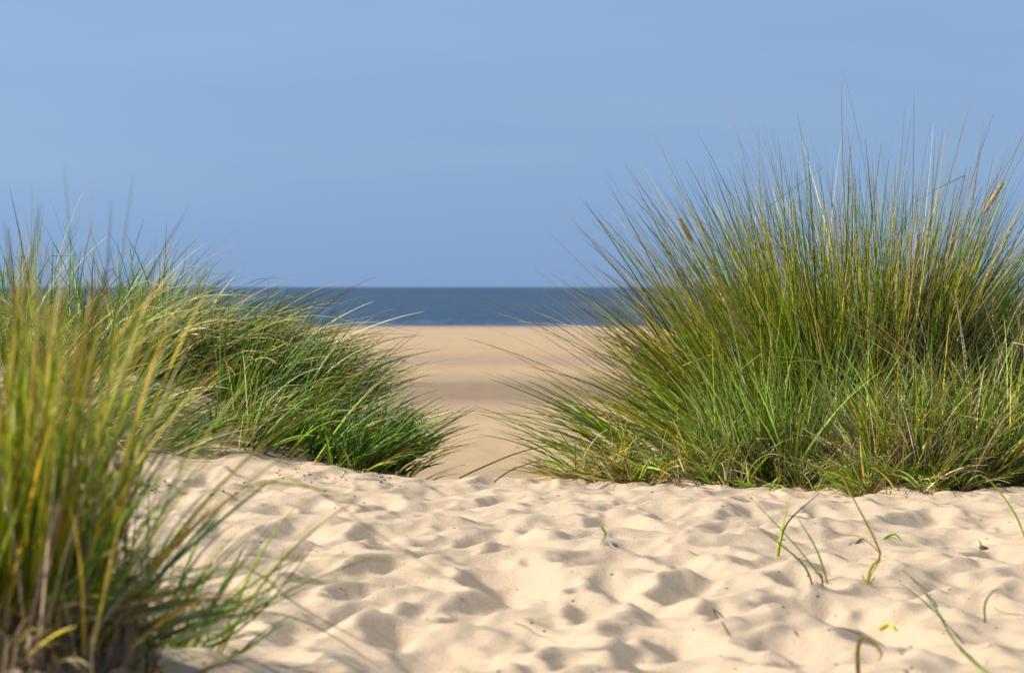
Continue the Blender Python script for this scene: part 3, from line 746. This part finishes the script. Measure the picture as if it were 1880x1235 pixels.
# --- the blurred clump close to the camera
fx = gx(40, 2.82)
fg = tuft('grass_clump', 'large blurred yellow green clump with brown stems close to the camera, left edge', 'grass clump', GR, (fx, 2.82), [
    ('green_blades', M_green, [
        dict(n=400, cx=gx(20, 2.82), cy=2.82, rx=0.095, ry=0.15, L=(0.28, 0.56), fan=(0.17, 0.2), bias=(0.02, 0), jit=0.07, bend=0.3, droop=0.12,
             w=(0.0026, 0.0046), pals=('olive', 'green', 'yellow'), weights=(7, 5, 1.6), lift=0),
        dict(n=50, cx=gx(130, 2.82), cy=2.82, rx=0.08, ry=0.16, L=(0.20, 0.42), fan=(0.3, 0.2), bias=(0.5, 0), jit=0.16, bend=0.4, droop=0.3,
             w=(0.0024, 0.0042), pals=('green', 'deep', 'yellow'), weights=(5, 4, 1)),
        dict(n=90, cx=gx(-30, 2.82), cy=2.82, rx=0.08, ry=0.16, L=(0.3, 0.55), fan=(0.3, 0.2), bias=(0.1, 0), jit=0.1, bend=0.4, droop=0.2,
             w=(0.0026, 0.0044), pals=('green', 'olive', 'yellow'), weights=(5, 4, 2)),
    ]),
    ('dry_blades', M_dry, [
        dict(n=110, cx=gx(50, 2.82), cy=2.8, rx=0.13, ry=0.16, L=(0.18, 0.5), fan=(0.2, 0.2), bias=(0.05, 0), jit=0.12, bend=0.3, droop=0.15,
             w=(0.0018, 0.0036), pals=('dry', 'yellow', 'purple'), weights=(3, 3, 2), kink=.05),
        dict(n=420, cx=gx(60, 2.82), cy=2.76, rx=0.14, ry=0.14, L=(0.06, 0.18), fan=(0.2, 0.2), bias=(0.05, 0), jit=0.25, bend=0.3, droop=0.15,
             w=(0.0024, 0.0042), pals=('purple', 'grey', 'dry'), weights=(5, 4, 2), kink=.05)])], 41)
rf = np.random.default_rng(5)
for pix, Y, w, k in [
    ([(185, 1220), (200, 700), (245, 318)], 3.0, .0019, 'blue'), ([(150, 1220), (160, 700), (166, 320)], 3.0, .0019, 'purple'),
    ([(150, 1220), (145, 700), (118, 305)], 3.0, .0019, 'blue'), ([(100, 1220), (80, 700), (70, 380)], 3.0, .0019, 'purple'),
    ([(60, 1220), (40, 700), (6, 400)], 3.0, .0019, 'blue'), ([(170, 1220), (240, 620), (345, 380)], 3.0, .0019, 'blue'),
    ([(120, 1160), (210, 690), (415, 540)], 3.0, .0014, 'dry'), ([(90, 1180), (180, 690), (330, 500)], 3.0, .0014, 'yellow'),
    ([(60, 1220), (100, 560), (145, 400)], 3.0, .0014, 'dry'), ([(180, 1220), (190, 640), (205, 370)], 3.0, .0019, 'purple'),
    ([(20, 1220), (30, 700), (60, 440)], 3.0, .0019, 'olive'), ([(200, 1230), (300, 930), (440, 640)], 3.0, .0019, 'blue')]:
    B = Blades(); hand_blade(B, rf, pix, [Y] * len(pix), w, k); B.build('long_blade', M_green, fg)

lowfg = tuft('grass_clump', 'blurred low blades sprawling right over the sand at the bottom left corner', 'grass clump', GR, (gx(300, 3.3), 3.2), [
    ('green_blades', M_green, [
        dict(n=100, cx=gx(50, 2.8), cy=2.85, rx=0.12, ry=0.12, L=(0.14, 0.29), fan=(0.3, 0.2), bias=(1.1, -0.1), jit=0.4, bend=0.8, droop=0.8,
             w=(0.0024, 0.0044), pals=('blue', 'green', 'olive', 'pale'), weights=(4, 5, 2, 2)),
        dict(n=80, cx=gx(300, 3.35), cy=3.3, rx=0.10, ry=0.12, L=(0.14, 0.34), fan=(0.4, 0.2), bias=(0.55, 0.0), jit=0.45, bend=0.6, droop=0.4,
             w=(0.0016, 0.0032), pals=('deep', 'green', 'olive'), weights=(4, 5, 2))]),
    ('dry_blades', M_dry, [
        dict(n=230, cx=gx(70, 2.8), cy=2.8, rx=0.15, ry=0.14, L=(0.08, 0.28), fan=(0.3, 0.2), bias=(0.5, -0.1), jit=0.7, bend=0.8, droop=0.9,
             w=(0.0016, 0.0032), pals=('dry', 'yellow', 'purple'), weights=(5, 2, 3), kink=.2)])], 42)
B = Blades()
for pix, Ys, w, k in [
    ([(330, 1225), (470, 1130), (580, 995)], [3.3, 3.25, 3.2], .0030, 'deep'), ([(380, 1230), (430, 1150), (560, 1010)], [3.3] * 3, .0028, 'deep'),
    ([(150, 1150), (480, 880), (700, 985), (840, 1075)], [3.0, 2.9, 2.9, 2.9], .0016, 'yellow'),
    ([(150, 1160), (450, 1040), (640, 1020), (830, 1060)], [3.0, 2.9, 2.9, 2.9], .0016, 'olive'),
    ([(150, 1160), (400, 930), (560, 890), (760, 980)], [3.0, 2.9, 2.9, 2.9], .0015, 'yellow'),
    ([(200, 1190), (460, 1075), (640, 1070), (800, 1090)], [3.0, 2.9, 2.9, 2.9], .0015, 'olive'),
    ([(200, 1200), (420, 1040), (560, 1120), (760, 1225)], [3.1] * 4, .0024, 'olive'), ([(230, 1215), (420, 1130), (560, 1140), (720, 1240)], [3.2] * 4, .0022, 'deep'),
    ([(200, 1200), (300, 1100), (330, 1000), (405, 930)], [3.1] * 4, .0022, 'olive'), ([(380, 1120), (420, 1060), (450, 1000)], [3.6] * 3, .0030, 'blue'),
    ([(250, 1210), (390, 1170), (500, 1080), (520, 1000)], [3.2] * 4, .0022, 'green')]:
    B = Blades(); hand_blade(B, rf, pix, Ys, w, k); B.build('arching_blade', M_green, lowfg)

# --- lone shoots and litter on the open sand
def shoot(name, label, cat, group, blades):
    """blades: (pixel points from the root up, width, palette[, True when it trails over the sand])"""
    x, y = at_sand(*blades[0][0][0])
    e = empty(name, (x, y, float(ground(x, y))), label, cat, group)
    for pix, w, k, *lay in blades:
        xr, yr = at_sand(*pix[0])
        Ys = [at_sand(*p)[1] - 0.04 for p in pix] if lay else [yr - 0.008 * i for i in range(len(pix))]
        Bq = Blades(); hand_blade(Bq, rf, pix, Ys, w * 1.2, k, roots=not lay)
        Bq.build('blade', M_green if k not in ('dry', 'grey') else M_dry, e)
    return e
GS = 'lone grass shoots on the open sand'
shoot('grass_shoot', 'forked green shoot with a yellow foot, left of the other lone shoots on the sand', 'grass shoot', GS, [
    ([(1425, 1024), (1434, 980), (1452, 905)], .0042, 'green'), ([(1428, 1022), (1445, 960), (1505, 905)], .0034, 'deep')])
shoot('grass_shoot', 'three bladed green shoot with pink stem base rising from a hollow in the sand', 'grass shoot', GS, [
    ([(1520, 1074), (1500, 1010), (1462, 946)], .0032, 'green'), ([(1515, 1070), (1460, 1000), (1370, 905)], .0030, 'deep'),
    ([(1492, 1074), (1470, 1030), (1390, 966)], .0032, 'green'), ([(1510, 1076), (1508, 1055), (1495, 1050)], .0026, 'purple')])
shoot('grass_shoot', 'tall bent yellow green shoot leaning left from a frayed yellow foot', 'grass shoot', GS, [
    ([(1592, 1070), (1600, 1040), (1616, 1014), (1575, 930), (1540, 868)], .0042, 'yellow'),
    ([(1592, 1070), (1602, 1050), (1615, 1015), (1560, 980), (1480, 1006)], .0022, 'olive'),
    ([(1594, 1072), (1586, 1062), (1583, 1054)], .003, 'yellow'), ([(1596, 1072), (1603, 1062), (1608, 1056)], .003, 'yellow')])
shoot('grass_shoot', 'long thin runner trailing over the sand from the bent shoot to the bottom right', 'grass shoot', GS, [
    ([(1850, 1262), (1800, 1225), (1760, 1188), (1727, 1134), (1700, 1090), (1660, 1048), (1616, 1014)], .0042, 'olive', True),
    ([(1727, 1134), (1690, 1098), (1650, 1068)], .0022, 'green', True)])
shoot('grass_shoot', 'hooked yellow dry blade standing in the sand near the bottom right corner', 'grass shoot', GS, [
    ([(1576, 1240), (1575, 1190), (1586, 1170), (1618, 1195), (1611, 1216)], .0050, 'yellow'),
    ([(1586, 1170), (1560, 1190), (1545, 1205), (1532, 1196)], .002, 'olive')])
shoot('grass_shoot', 'thin curved shoot standing by the right edge above a pale twig', 'grass shoot', GS, [
    ([(1809, 1142), (1808, 1110), (1820, 1088), (1838, 1078)], .0026, 'green')])
shoot('grass_shoot', 'curved blade reaching down onto the sand at the right edge below the windswept clump', 'grass shoot', GS, [
    ([(1885, 995), (1862, 940), (1820, 885), (1795, 870)], .0034, 'green')])
shoot('grass_shoot', 'small dark arched blade lying on the sand right of the bent shoot', 'grass shoot', GS, [
    ([(1623, 990), (1632, 983), (1645, 981), (1656, 993)], .0040, 'deep'), ([(1624, 988), (1640, 986), (1655, 994)], .003, 'green')])
shoot('grass_shoot', 'lone blade leaning in the path gap at the crest, left of the sprawling grass', 'grass shoot', GS, [
    ([(838, 880), (880, 860), (960, 828), (1060, 808)], .0038, 'green'), ([(905, 886), (940, 862), (1000, 842)], .003, 'deep')])
shoot('grass_shoot', 'dark straight blade standing up from the sand left of the straw piece', 'grass shoot', GS, [
    ([(1530, 872), (1500, 890), (1460, 900)], .003, 'deep')])

GL = 'bits of plant litter on the sand'
def litter(name, label, cat, pix, w, k, Yoff=0.0):
    x, y = at_sand(*pix[0])
    B = Blades(); hand_blade(B, rf, pix, [at_sand(*p)[1] for p in pix], w, k, roots=False)
    o = B.build(name, M_dry)
    return tag(o, label, cat, GL)
litter('straw', 'short straight yellow straw lying on the sand in the lower middle', 'straw', [(1311, 1122), (1326, 1146), (1343, 1172)], .0060, 'dry')
litter('twig', 'thin brown twig lying along a sand hollow below the largest footprint', 'twig', [(945, 1145), (980, 1165), (1028, 1184)], .0022, 'grey')
litter('twig', 'pale twig lying at the right edge of the sand beside the curved shoot', 'twig', [(1825, 1120), (1850, 1128), (1885, 1135)], .0030, 'dry')
litter('twig', 'long pale straw lying across the runner near the bottom right corner', 'twig', [(1768, 1187), (1820, 1190), (1885, 1192)], .0020, 'dry')
litter('twig', 'tiny brown stick at the bottom right between hollow and hooked blade', 'twig', [(1458, 1160), (1466, 1170)], .003, 'grey')
litter('twig', 'curled green brown leaf scrap lying above the hooked dry blade', 'twig', [(1615, 1160), (1640, 1156), (1650, 1157)], .006, 'olive')
litter('twig', 'bleached curved root piece lying left of the bent shoot', 'twig', [(1560, 1002), (1570, 995), (1590, 994), (1605, 999)], .0050, 'dry')
litter('twig', 'pale forked twig at the right edge beside the small husk', 'twig', [(1835, 996), (1860, 997), (1885, 1004)], .0030, 'dry')
litter('twig', 'thin dark line of grass root lying on the crest below the sprawling grass', 'twig', [(1240, 888), (1280, 893), (1315, 899)], .003, 'grey')
litter('twig', 'pale bent stalk looping over the sand at the left crest', 'twig', [(628, 876), (640, 860), (655, 874)], .0026, 'dry')

# germinating seedling
def solid(name, P, rad, colr, parent, segs=8, mat=M_solid):
    P = np.array(P, float); n = len(P)
    d = np.gradient(P, axis=0); d /= np.linalg.norm(d, axis=1, keepdims=True)
    a = np.linspace(0, 2 * math.pi, segs, endpoint=False)
    e1 = np.cross(d, [0.13, 0.97, 0.2]); e1 /= np.linalg.norm(e1, axis=1, keepdims=True); e2 = np.cross(d, e1)
    ring = P[:, None] + (np.cos(a)[None, :, None] * e1[:, None] + np.sin(a)[None, :, None] * e2[:, None]) * np.array(rad)[:, None, None]
    co = ring.reshape(-1, 3)
    q = [(i * segs + j, i * segs + (j + 1) % segs, (i + 1) * segs + (j + 1) % segs, (i + 1) * segs + j) for i in range(n - 1) for j in range(segs)]
    cc = np.tile(np.array(colr, float), (len(co), 1))
    return mesh_np(name, co, np.array(q), mat, parent, cc)
sxg, syg = at_sand(1128, 1006)
sd = empty('seedling', (sxg, syg, float(ground(sxg, syg))), 'tiny seedling with white stem, grey seed husk and green leaf, alone in the sand', 'seedling')
solid('stem', [at(1128, 1006, syg), at(1120, 996, syg), at(1109, 986, syg)], [.0022, .002, .0018], (.8, .78, .68), sd)
solid('leaf', [at(1109, 988, syg), at(1112, 978, syg), at(1106, 970, syg), at(1102, 963, syg)], [.0016, .0026, .0028, .0006], (.20, .38, .04), sd)
solid('leaf', [at(1109, 986, syg), at(1105, 992, syg), at(1103, 999, syg)], [.001, .0016, .0005], (.38, .36, .06), sd)
solid('seed_husk', [at(1122, 998, syg + .004), at(1126, 1000, syg + .004), at(1131, 1004, syg + .004), at(1134, 1009, syg + .004)], [.0006, .005, .0055, .0008], (.16, .16, .18), sd)
hx, hy = at_sand(1805, 1008)
hk = empty('husk', (hx, hy, float(ground(hx, hy))), 'small green brown husk lying on the sand near the right edge', 'husk', GL)
solid('shell', [at(1797, 1002, hy), at(1802, 1005, hy), at(1808, 1007, hy), at(1814, 1005, hy)], [.0006, .0065, .006, .001], (.12, .12, .04), hk)
solid('point', [at(1801, 1002, hy), at(1800, 996, hy), at(1796, 990, hy)], [.0025, .002, .0004], (.35, .36, .16), hk)

# dark speck far out on the beach
x, y = (741 - 940) / F * 132.0, 132.0
bz = float(beach_z(np.array(x), np.array(y)))
solid_co = [(x - .11, y, bz + .02), (x - .06, y, bz + .07), (x, y, bz + .10), (x + .06, y, bz + .06), (x + .11, y, bz + .02)]
o = solid('seaweed_clump', solid_co, [.01, .05, .06, .05, .01], (.06, .045, .03), None)
tag(o, 'small dark clump of seaweed alone far out on the flat beach', 'seaweed')

# crumbs of litter on the crest by the left mound and over the sand
rc = np.random.default_rng(9)
co = []; q = []
def crumb(X, Y, s):
    b = len(co)
    z = float(ground(X, Y)) + s * 0.25
    pts = rc.normal(0, 1, (8, 3)) * .22
    cube = np.array([(-1, -1, -1), (1, -1, -1), (1, 1, -1), (-1, 1, -1), (-1, -1, 1), (1, -1, 1), (1, 1, 1), (-1, 1, 1)], float) * .5 + pts
    cube *= np.array([s * rc.uniform(.6, 2), s * rc.uniform(.6, 1.6), s * .7])
    co.extend((cube + (X, Y, z)).tolist())
    for f in [(0, 3, 2, 1), (4, 5, 6, 7), (0, 1, 5, 4), (1, 2, 6, 5), (2, 3, 7, 6), (3, 0, 4, 7)]: q.append([b + i for i in f])
for i in range(150):
    X, Y = at_sand(rc.normal(640, 90), rc.normal(876, 8)); crumb(X, Y, .0008 + .0035 * rc.uniform() ** 3)
for i in range(70):
    X, Y = at_sand(rc.normal(330, 60), rc.uniform(878, 910)); crumb(X, Y, .0008 + .004 * rc.uniform() ** 3)
for i in range(150):
    X, Y = at_sand(rc.uniform(350, 1880), rc.uniform(900, 1235)); crumb(X, Y, rc.uniform(.0008, .0028))
cr_o = mesh_np('plant_litter', np.array(co), np.array(q), M_solid, None, np.tile(np.array([.09, .06, .04]), (len(co), 1)), False)
tag(cr_o, 'dark crumbs of plant litter scattered over the sand', 'litter', kind='stuff')
